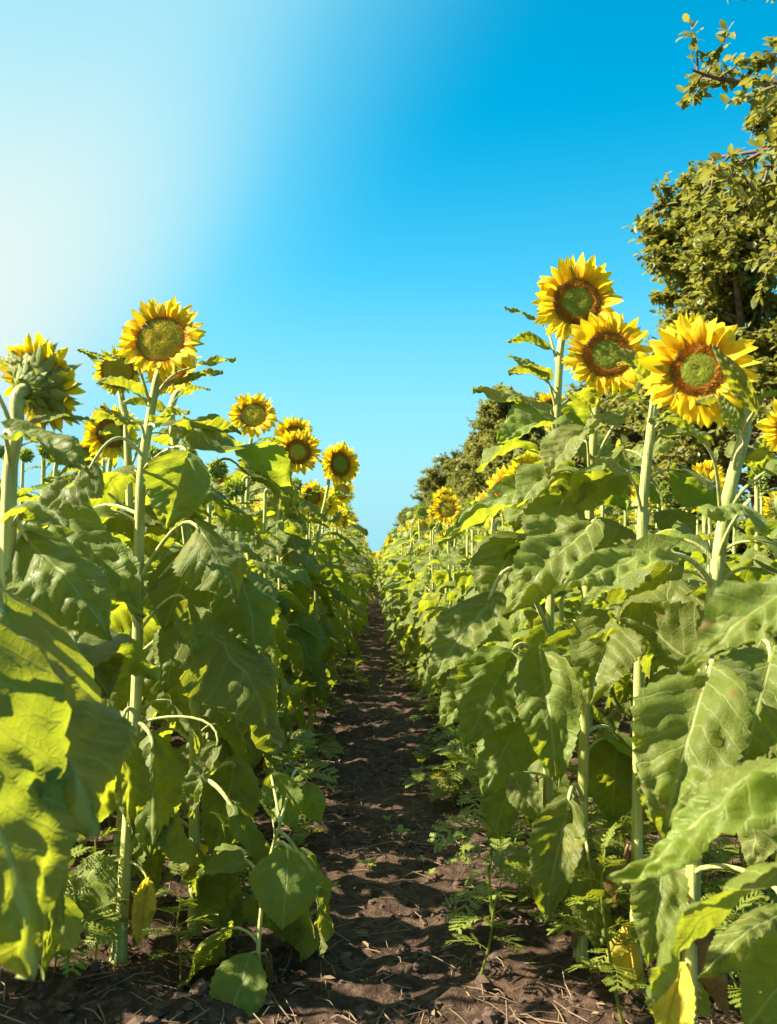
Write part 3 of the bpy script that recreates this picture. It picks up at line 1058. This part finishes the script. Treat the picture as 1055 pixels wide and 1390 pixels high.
LO = []
BRLO = bracts_mb(700, 20, True)
rechead = MB()
rechead.add(REC, None, 3)
rechead.add(DISC_LO)
rec_me = rechead.mesh('flower_head_far', [M['disc_olive'], M['floret_brown'], M['floret_gold'], M['bract']])
for s in range(6):
    st, fo, hm, pe = lo_template(900 + s)
    root = link('sunflower', None)
    link('stem', st.mesh('stem_far', M['stem']), root)
    link('foliage', fo.mesh('foliage_far', M['leaf']), root)
    if s % 2:
        pe = MB()
        pe.add(BRLO, Matrix.Translation((0, 0, .3)) @ Matrix.Scale(1.5, 4))
        h = link('flower_bud', REC_ME, root)
        h.matrix_basis = hm @ Matrix.Scale(.6, 4)
        link('bracts', pe.mesh('bracts_far', M['bract']), h)
        hm = hm @ Matrix.Scale(.6, 4)
    else:
        h = link('flower_head', rec_me, root)
        h.matrix_basis = hm
        link('petals', pe.mesh('petals_far', M['petal']), h)
    LO.append([root, 0, (st, fo, hm, pe, 1 if s % 2 else 2)])
cnt = 0
far = MB()
for side, rows in (('left', LROWS[:3]), ('right', RROWS)):
    for ri, X in enumerate(rows):
        y = NEAR_END if ri < 2 else 8.0
        while y < 75:
            s = rng.uniform(.95, 1.12) if side == 'left' else rng.uniform(.92, 1.05)
            x = X + rng.uniform(-.08, .08)
            s = max(.62, min(s, skyline(x, y, side) / 1.76 * rng.uniform(.86, 1.12)))
            if ri == 0:
                x *= .68
            rz = R(rng.uniform(-35, 35)) + (R(15) if side == 'left' else R(-5))
            k = rng.randrange(6)
            if side == 'right' and y < 20 and k % 2 == 0 and rng.random() < .6:
                k += 1
            if y < 23:
                o = LO[k][0] if LO[k][1] == 0 else copy_tree(LO[k][0])
                LO[k][1] += 1
                o.location = (x, y, 0)
                o.rotation_euler = (R(rng.uniform(-3, 3)), R(rng.uniform(-3, 3)), rz)
                o.scale = (s, s, s)
                tag(o, 'small distant sunflower far down the %s row %s of the path' % (rowname[ri], side), 'sunflower', 'distant sunflowers, %s row %s' % (rowname[ri], side))
                cnt += 1
                y += rng.uniform(.36, .5)
            else:
                st, fo, hm, pe, pm_ = LO[k][2]
                Mx = Matrix.Translation((x, y, 0)) @ Matrix.Rotation(rz, 4, 'Z') @ Matrix.Scale(s, 4)
                far.add(st, Mx, 0)
                far.add(fo, Mx, 1)
                far.add(pe, Mx @ hm, pm_)
                if pm_ == 2:
                    far.add(DISC_LO, Mx @ hm, 3)
                y += rng.uniform(.5, .8)
for i in range(60):
    st, fo, hm, pe, pm_ = LO[i % 6][2]
    s = rng.uniform(.75, .9)
    Mx = Matrix.Translation((rng.uniform(-.45, .5), 34 + i * .5, 0)) @ Matrix.Rotation(rng.uniform(-.5, .5), 4, 'Z') @ Matrix.Scale(s, 4)
    far.add(st, Mx, 0)
    far.add(fo, Mx, 1)
    far.add(pe, Mx @ hm, pm_)
    if pm_ == 2:
        far.add(DISC_LO, Mx @ hm, 3)
o = link('distant_sunflowers', far.mesh('distant_sunflowers', [M['stem'], M['leaf'], M['petal'], M['disc_olive'], M['floret_brown'], M['floret_gold']]))
tag(o, 'far mass of sunflowers where both rows close in on the horizon', 'sunflowers', None, 'stuff')
print('mid plants', cnt)

def drop_tree(o):
    for ch in list(o.children):
        drop_tree(ch)
    bpy.data.objects.remove(o)


for k, o in enumerate(TPL):
    if used[k] == 0:
        drop_tree(o)
for q in LO:
    if q[1] == 0:
        drop_tree(q[0])

# ------------------------------------------------------------------ trees
def leafblade(mb, p, d, n, L, w):
    x = d.cross(n).normalized()
    n = x.cross(d)
    b = len(mb.v)
    mb.v += [p, p + d * L * .35 + x * w * L * .5 + n * .06 * L, p + d * L * .75 + x * w * L * .36 + n * .03 * L, p + d * L - n * .1 * L,
             p + d * L * .75 - x * w * L * .36 + n * .03 * L, p + d * L * .35 - x * w * L * .5 + n * .06 * L, p + d * L * .5 - n * .0 * L]
    mb.uv += [(0, 0)] * 7
    for q in ((0, 1, 6), (1, 2, 6), (2, 3, 6), (3, 4, 6), (4, 5, 6), (5, 0, 6)):
        mb.quad(tuple(b + i for i in q))


def tree_template(seed, H, rad, nleaf=6, llen=.085, ntwig=11):
    rg = random.Random(seed)
    tr, tw, cr = MB(), MB(), MB()

    def grow(p, d, L, r, lvl):
        steps = 6
        pts = [p.copy()]
        for i in range(steps):
            d = (d + V((rg.uniform(-.2, .2), rg.uniform(-.2, .2), rg.uniform(-.10, .16 if lvl < 2 else .10)))).normalized()
            p = p + d * L / steps
            pts.append(p.copy())
        (tr if lvl < 2 else tw).tube(pts, [r * (1 - .65 * i / steps) for i in range(steps + 1)], (10, 7, 5, 3)[lvl], cap=False)
        if lvl == 3:
            for i in range(1, steps + 1):
                for k in range(nleaf - (2 if H > 7 and i % 2 else 0)):
                    ld = (d * .4 + V((rg.gauss(0, .8), rg.gauss(0, .8), rg.gauss(-.25, .6)))).normalized()
                    up = V((rg.gauss(0, .6), rg.gauss(0, .6), 1)).normalized()
                    if abs(ld.dot(up)) > .95:
                        continue
                    leafblade(cr, pts[i] + V((rg.gauss(0, .02), rg.gauss(0, .02), rg.gauss(0, .02))), ld, up, llen * rg.uniform(.6, 1.25), rg.uniform(.42, .6))
            return
        nch = (14 if H > 7 else 19, 7 if H > 7 else 8, ntwig)[lvl]
        for k in range(nch):
            t = (.16 + .84 * (k + rg.random()) / nch) if lvl == 0 else (.2 + .8 * (k + rg.random()) / nch)
            i = min(int(t * steps), steps - 1)
            q = pts[i].lerp(pts[i + 1], t * steps - i)
            if lvl == 0:
                a = k * 2.4 + rg.uniform(-.5, .5)
                el = R(rg.uniform(5, 45) + 40 * (t - .4))
                nd = V((math.cos(a) * math.cos(el), math.sin(a) * math.cos(el), math.sin(el)))
                nl = rad * rg.uniform(.75, 1.1) * (1 - .45 * max(t - .45, 0) / .55)
            else:
                ax = V((rg.gauss(0, 1), rg.gauss(0, 1), rg.gauss(0, .7))).normalized()
                nd = (d * .55 + ax * .85).normalized()
                nl = L * (.55 if lvl == 1 else .5) * rg.uniform(.7, 1.2)
            grow(q, nd, nl, r * (.42 if lvl == 0 else .45), lvl + 1)

    grow(V((0, 0, -.1)), V((0, 0, 1)), H * .86, .13, 0)
    return tr, tw, cr


TREES = []
for s, (H, rad) in enumerate(((7.6, 1.5), (5.1, 1.35), (5.2, 1.3), (5.05, 1.35))):
    parts = tree_template(40 + s, H, rad)
    cr = parts[2]
    rr = sorted(math.hypot(p.x, p.y) for p in cr.v)
    zz = sorted(p.z for p in cr.v)
    k = (2.3 if s == 0 else 1.7) / rr[int(len(rr) * .97)]
    kz = H / zz[int(len(zz) * .995)]
    for q in parts:
        for p in q.v:
            f = min(math.hypot(p.x, p.y) / .4, 1)
            p.x, p.y, p.z = p.x * (1 + (k - 1) * f), p.y * (1 + (k - 1) * f), p.z * kz
    tr, tw, cr = parts
    root = link('tree', None)
    t = link('trunk', tr.mesh('trunk', M['bark']), root)
    link('twigs', tw.mesh('twigs', M['twig']), t)
    link('crown', cr.mesh('crown', M['tree_leaf']), root)
    TREES.append([root, 0])
    print('tree leaves', len(cr.f) // 6, k, kz)
spots = [(4.95, 6.4), (5.05, 8.0), (5.3, 9.5), (4.4, 10.3)]
y = 18.6
while y < 95:
    spots.append((3.95 + rng.uniform(-.2, .2), y))
    if y < 40:
        spots.append((5.9 + rng.uniform(-.3, .3), y - .8))
    y += rng.uniform(1.25, 1.6)
for k, (x, y) in enumerate(spots):
    ti = 0 if k < 3 else 1 + k % 3
    o = TREES[ti][0] if TREES[ti][1] == 0 else copy_tree(TREES[ti][0])
    TREES[ti][1] += 1
    o.location = (x, y, 0)
    o.rotation_euler = (0, 0, (1.0, 3.3, 5.2)[k] if k < 3 else rng.uniform(0, 6.28))
    s = rng.uniform(.95, 1.05) if k > 3 else (1.12 if k == 3 else 1)
    if 18 < y < 22:
        s *= .9
    o.scale = (s, s, s)
    lab = ['nearest tall broadleaf tree, its loose top branches reaching in at the upper right corner',
           'tall broadleaf tree behind the ragged bloom, second from the front of the tree line',
           'tall broadleaf tree whose left edge stands against blue sky behind the highest bloom',
           'bushy broadleaf tree filling in low behind the ragged bloom, last before the gap'][k] if k < 4 else \
        ('lower olive green tree in the hedge-like line past the gap on the right' if y < 40 else 'far olive green tree where the tree line meets the horizon')
    tag(o, lab, 'tree', 'tall trees on the right' if k < 4 else ('lower trees in the line on the right' if y < 40 else 'far trees of the line on the right'))

# ------------------------------------------------------------------ ground
def graded(a, b, step, far, grow):
    out = []
    t = a
    while t < b:
        out.append(t)
        t += step
    st = step
    while t < far:
        out.append(t)
        st *= grow
        t += st
    out.append(far)
    return out


xr = graded(0, 1.3, .025, 900, 1.25)
xs = [-v for v in xr[:0:-1]] + xr
yb = graded(0, .6, .1, 300, 1.6)
ysf = graded(1.9, 7, .025, 2500, 1.06)
ys = [1.7 - v for v in yb[::-1]] + [1.8] + ysf
mb = MB()
for yy in ys:
    for xx in xs:
        d = math.hypot(xx, yy)
        a = 1 if d < 14 else max(0, 1 - (d - 14) / 20)
        p = V((xx, yy, 0))
        z = .022 * noise.noise(p * 2.1) + .024 * noise.noise(p * 7) + .019 * noise.noise(p * 19)
        z -= .02 * math.exp(-((xx - .08) / .3) ** 2)
        mb.v.append(V((xx, yy, z * a)))
        mb.uv.append((0, 0))
n = len(xs)
for i in range(len(ys) - 1):
    for j in range(n - 1):
        a = i * n + j
        mb.quad((a, a + 1, a + n + 1, a + n))
o = link('ground', mb.mesh('ground', M['soil']))
tag(o, 'bare brown cracked soil of the field with a trodden path between rows', 'ground', None, 'structure')


def gz(x, y):
    p = V((x, y, 0))
    return .022 * noise.noise(p * 2.1) + .024 * noise.noise(p * 7) + .019 * noise.noise(p * 19) - .02 * math.exp(-((x - .08) / .3) ** 2)


rng = random.Random(9)
mb = MB()
for i in range(2600):
    y = 2.0 + 9 * rng.random() ** 1.6
    x = rng.uniform(-1.3, 1.4)
    a = rng.uniform(0, PI)
    L = rng.uniform(.02, .11) * (1 if rng.random() < .8 else 1.6)
    d = V((math.cos(a), math.sin(a), rng.uniform(-.1, .2))) * L
    p = V((x, y, gz(x, y) + .006))
    c = p + d * .5 + V((rng.uniform(-.01, .01), rng.uniform(-.01, .01), rng.uniform(0, .008)))
    mb.tube([p, c, p + d], rng.uniform(.0008, .0022), 4)
for i in range(260):
    y = 2.0 + 8 * rng.random() ** 1.5
    x = rng.choice([rng.gauss(-.6, .22), rng.gauss(.68, .22), rng.uniform(-.4, .5)])
    ld = V((rng.gauss(0, 1), rng.gauss(0, 1), rng.uniform(-.1, .4))).normalized()
    leafblade(mb, V((x, y, gz(x, y) + .01)), ld, V((rng.gauss(0, .5), rng.gauss(0, .5), 1)).normalized(), rng.uniform(.02, .055), .32)
o = link('straw_litter', mb.mesh('straw_litter', M['straw'], False))
tag(o, 'dry straw bits and dead leaf scraps scattered over the soil', 'litter', None, 'stuff')
mb = MB()
for i in range(2600):
    y = 2.0 + 8 * rng.random() ** 1.5
    x = rng.uniform(-1.1, 1.2)
    r = rng.uniform(.004, .014) if rng.random() < .93 else rng.uniform(.015, .03)
    c = V((x, y, gz(x, y) + r * .25))
    b = len(mb.v)
    nn = 6
    mb.v.append(c + V((0, 0, r * rng.uniform(.6, 1))))
    mb.uv.append((0, 0))
    for lv, (rr, hh) in enumerate(((.75, .5), (1.05, -.2))):
        for j in range(nn):
            t = 2 * PI * (j + .5 * lv) / nn
            q = r * rr * rng.uniform(.7, 1.25)
            mb.v.append(c + V((math.cos(t) * q, math.sin(t) * q, hh * r * rng.uniform(.6, 1.2))))
            mb.uv.append((0, 0))
    for j in range(nn):
        mb.quad((b, b + 1 + j, b + 1 + (j + 1) % nn))
        mb.quad((b + 1 + j, b + 1 + nn + j, b + 1 + nn + (j + 1) % nn, b + 1 + (j + 1) % nn))
o = link('soil_clods', mb.mesh('soil_clods', M['clod'], False))
tag(o, 'loose crumbly clods of brown soil on the path', 'soil', None, 'stuff')

# ------------------------------------------------------------------ weeds
def frond_mb(seed, npair=7):
    """feathery twice-cut leaf, unit length along +y, arching"""
    rg = random.Random(seed)
    mb = MB()
    mid = []
    p = V((0, 0, 0))
    for i in range(11):
        a = R(35 - 75 * i / 10)
        mid.append(p.copy())
        p = p + V((0, math.cos(a), math.sin(a))) * .1
    mb.tube(mid, [.012 * (1 - .08 * i) for i in range(11)], 4, cap=False)

    def lobe(p, d, n, L, w):
        x = d.cross(n).normalized()
        b = len(mb.v)
        mb.v.extend([p - x * w * .4, p + x * w * .4, p + d * L * .5 + x * w * .5, p + d * L, p + d * L * .5 - x * w * .5])
        mb.uv.extend([(0, 0)] * 5)
        mb.quad((b, b + 1, b + 2, b + 3, b + 4))

    for i in range(npair):
        t = .22 + .74 * i / (npair - 1)
        k = min(int(t * 10), 9)
        c = mid[k].lerp(mid[k + 1], t * 10 - k)
        d0 = (mid[k + 1] - mid[k]).normalized()
        Lp = .42 * math.sin(PI * (.18 + .72 * t)) ** .8
        for sgn in (-1, 1):
            d = (V((sgn * .85, 0, rg.uniform(-.12, .2))) + d0 * .62).normalized()
            nrm = V((0, -d0.z, d0.y))
            lobe(c, d, nrm, Lp, .05)
            for j in range(1, 5):
                q = c + d * Lp * (.18 + .18 * j)
                for s2 in (-1, 1):
                    side = d.cross(nrm).normalized() * s2
                    lobe(q, (d * .7 + side * .75).normalized(), nrm, Lp * (.34 - .045 * j), .035)
    lobe(mid[9], (mid[10] - mid[9]).normalized(), V((0, 0, 1)), .16, .05)
    return mb


FR = [frond_mb(s).mesh('frond', M['weed'], False) for s in range(3)]


def weed_template(seed, H, n):
    rg = random.Random(seed)
    root = link('feathery_weed', None)
    pts = [V((rg.uniform(-.02, .02), rg.uniform(-.02, .02), H * i / 4)) if i else V((0, 0, -.02)) for i in range(5)]
    mb = MB()
    mb.tube(spline(pts, 3), [.0042 - .0025 * i / 12 for i in range(13)], 6)
    link('stem', mb.mesh('weed_stem', M['weed']), root)
    az = rg.uniform(0, 6)
    for i in range(n):
        t = .2 + .8 * i / (n - 1)
        az += 2.4 + rg.uniform(-.4, .4)
        o = link('leaf', FR[rg.randrange(3)], root, at_height(pts, H * t))
        o.rotation_euler = (R(rg.uniform(-20, 15) + 30 * (t > .85)), R(rg.uniform(-20, 20)), az)
        s = rg.uniform(.11, .17) * (1 - .35 * t)
        o.scale = (s, s, s)
    return root


WT = [weed_template(70, .36, 13), weed_template(71, .26, 11), weed_template(72, .18, 9)]
wused = [0, 0, 0]


def weed(k, x, y, s, rz, label, group):
    o = WT[k] if wused[k] == 0 else copy_tree(WT[k])
    wused[k] += 1
    o.location = (x, y, gz(x, y))
    o.rotation_euler = (R(rng.uniform(-8, 8)), R(rng.uniform(-8, 8)), rz)
    o.scale = (s, s, s)
    tag(o, label, 'weed', group)


def gp(px, py):
    d = CM @ V(((px - W0 / 2) / FPX, -(py - H0 / 2) / FPX, -1))
    return CAM + d * (CAM.z / -d.z)


for k, (px, py, s, lab) in enumerate([
        (128, 1310, 1.0, 'bright feathery weed between the near left stems'),
        (90, 1340, 1.1, 'feathery weed low beside the left edge leaf'),
        (245, 1330, .8, 'dark feathery weed at the foot of the left stems'),
        (672, 1255, 1.55, 'tallest feathery weed drooping over the right edge of the path'),
        (650, 1330, 1.0, 'small feathery weed at the bottom right edge of the path'),
        (830, 1290, 1.25, 'bright feathery weed between the two right stems'),
        (850, 1345, 1.0, 'feathery weed at the foot of the right stems'),
        (1000, 1270, 1.3, 'feathery weed behind the arched petiole at lower right'),
        (400, 1130, 1.5, 'pale feathery weed tip above the broad lobed leaf'),
        (905, 1230, 1.2, 'feathery weed behind the thick pale stem')]):
    p = gp(px, py)
    weed(k % 2 if k != 3 else 0, p.x, p.y, s, rng.uniform(0, 6), lab, 'feathery weeds near the camera')
for i in range(34):
    side = i % 2
    x = rng.uniform(.5, 1.5) if side else rng.uniform(-1.5, -.42)
    weed(rng.choice([0, 0, 1]), x, rng.uniform(2.25, 4.2), rng.uniform(.6, 1.15), rng.uniform(0, 6),
         'feathery green weed growing among the sunflower stems %s of the path' % ('right' if side else 'left'), 'feathery weeds among the %s stems' % ('right' if side else 'left'))
for i in range(60):
    y = 3.0 + 11 * rng.random() ** 1.3
    side = rng.random() < .62
    x = rng.gauss(.47, .09) if side else rng.gauss(-.42, .09)
    x *= 1 - .2 * max(0, min((y - 4) / 5, 1))
    weed(rng.choice([1, 2, 2]), x, y, rng.uniform(.6, 1.35), rng.uniform(0, 6),
         'low green weed at the foot of the row along the path\'s %s edge' % ('right' if side else 'left'), 'low weeds along the %s path edge' % ('right' if side else 'left'))

# small seedlings: two or three round leaves
def seedling_mesh(seed):
    rg = random.Random(seed)
    mb = MB()
    for i in range(5):
        a = i * 2.4
        el = rg.uniform(.1, .8)
        d = V((math.cos(a), math.sin(a), el)).normalized()
        leafblade(mb, V((0, 0, .03)), d, V((0, 0, 1)), rg.uniform(.02, .05), .55)
    mb.tube([V((0, 0, -.01)), V((0, 0, .03))], .0015, 4)
    return mb.mesh('seedling', M['weed'], False)


SD = [seedling_mesh(s) for s in range(3)]
for i in range(46):
    y = 2.4 + 7 * rng.random() ** 1.2
    x = rng.choice([rng.gauss(-.4, .15), rng.gauss(.5, .12), rng.uniform(-.2, .4)])
    o = link('seedling', rng.choice(SD), None, (x, y, gz(x, y)))
    o.rotation_euler = (0, 0, rng.uniform(0, 6))
    s = rng.uniform(.6, 1.5)
    o.scale = (s, s, s)
    tag(o, 'tiny green seedling sprouting from the bare soil of the path', 'seedling', 'seedlings on the path')

# blue wildflower glimpsed at the right edge
p = pw(1036, 955, 3.0)
root = link('wildflower', None, None, (p.x, p.y, 0))
tag(root, 'small blue wildflower glimpsed between stems at the right edge', 'wildflower')
mb = MB()
mb.tube([V((0, 0, -.02)), V((.02, 0, p.z * .5)), V((0, 0, p.z))], .003, 6)
link('stem', mb.mesh('wildflower_stem', M['weed']), root)
mb = MB()
rg = random.Random(3)
for k in range(12):
    c = V((rg.gauss(0, .012), rg.gauss(0, .012), p.z - .035 + .007 * k))
    for j in range(5):
        a = j * 1.257 + k
        leafblade(mb, c, V((math.cos(a), math.sin(a), .35)).normalized(), V((0, 0, 1)), .018, .6)
link('blossom', mb.mesh('wildflower_blossom', M['blue'], False), root)

# ------------------------------------------------------------------ light
SAZ, SEL = R(92), R(40)     # sun: to the left of the view, slightly ahead
sdir = V((-math.sin(SAZ) * math.cos(SEL), math.cos(SAZ) * math.cos(SEL), math.sin(SEL)))
ld = bpy.data.lights.new('sun', 'SUN')
ld.energy = 5.0
ld.angle = R(.5)
ld.color = (1, .89, .70)
lo = bpy.data.objects.new('sun', ld)
col.objects.link(lo)
lo.location = (-20, 10, 30)
lo.rotation_euler = (-sdir).to_track_quat('-Z', 'Y').to_euler()

w = bpy.data.worlds.new('World')
sc.world = w
w.use_nodes = True
nt = w.node_tree
nt.nodes.clear()
out = nt.nodes.new('ShaderNodeOutputWorld')
bg = nt.nodes.new('ShaderNodeBackground')
sky = nt.nodes.new('ShaderNodeTexSky')
sky.sky_type = 'NISHITA'
sky.sun_disc = False
sky.sun_elevation = SEL
sky.sun_rotation = -SAZ
sky.air_density = 1.0
sky.dust_density = 1.0
sky.ozone_density = 1.0
hs = nt.nodes.new('ShaderNodeHueSaturation')
hs.inputs['Hue'].default_value = .468
hs.inputs['Value'].default_value = 1.28
hs.inputs['Saturation'].default_value = 1.75
nt.links.new(sky.outputs[0], hs.inputs['Color'])
# bright hazy aureole of the low sun, centred on the sun's own direction
tcw = nt.nodes.new('ShaderNodeTexCoord')
dot = nt.nodes.new('ShaderNodeVectorMath')
dot.operation = 'DOT_PRODUCT'
dot.inputs[1].default_value = sdir
nt.links.new(tcw.outputs['Generated'], dot.inputs[0])
mr = nt.nodes.new('ShaderNodeMapRange')
mr.interpolation_type = 'SMOOTHSTEP'
mr.inputs[1].default_value = math.cos(R(82))
mr.inputs[2].default_value = math.cos(R(61.5))
nt.links.new(dot.outputs['Value'], mr.inputs[0])
sepw = nt.nodes.new('ShaderNodeSeparateXYZ')
nt.links.new(tcw.outputs['Generated'], sepw.inputs[0])


def wmap(a, b, lo, hi):
    q = nt.nodes.new('ShaderNodeMapRange')
    q.interpolation_type = 'SMOOTHSTEP'
    for i, v in enumerate((a, b, lo, hi)):
        q.inputs[i + 1].default_value = v
    nt.links.new(sepw.outputs[2], q.inputs[0])
    return q.outputs[0]


air = nt.nodes.new('ShaderNodeMath')
air.operation = 'MULTIPLY'
nt.links.new(mr.outputs[0], air.inputs[0])
nt.links.new(wmap(.2, .55, 1, .55), air.inputs[1])


def wmix(f, lo_, hi_, a, bcol):
    q = nt.nodes.new('ShaderNodeMapRange')
    q.interpolation_type = 'SMOOTHSTEP'
    q.inputs[1].default_value = lo_
    q.inputs[2].default_value = hi_
    nt.links.new(f, q.inputs[0])
    x = nt.nodes.new('ShaderNodeMix')
    x.data_type = 'RGBA'
    nt.links.new(q.outputs[0], x.inputs[0])
    nt.links.new(a, x.inputs[6])
    x.inputs[7].default_value = bcol
    return x.outputs[2]


hz = nt.nodes.new('ShaderNodeMix')
hz.data_type = 'RGBA'
nt.links.new(wmap(-.05, .46, 1, 0), hz.inputs[0])
nt.links.new(hs.outputs[0], hz.inputs[6])
hz.inputs[7].default_value = (1.75, 4.2, 4.9, 1)
g1 = wmix(air.outputs[0], 0, .75, hz.outputs[2], (1.45, 4.15, 5.1, 1))
nt.links.new(wmix(air.outputs[0], .3, 1.05, g1, (4.4, 5.0, 4.75, 1)), bg.inputs[0])
bg.inputs[1].default_value = .05
nt.links.new(bg.outputs[0], out.inputs[0])

sc.view_settings.view_transform = 'Standard'
sc.view_settings.look = 'None'
sc.view_settings.gamma = 1
sc.view_settings.exposure = 1.95
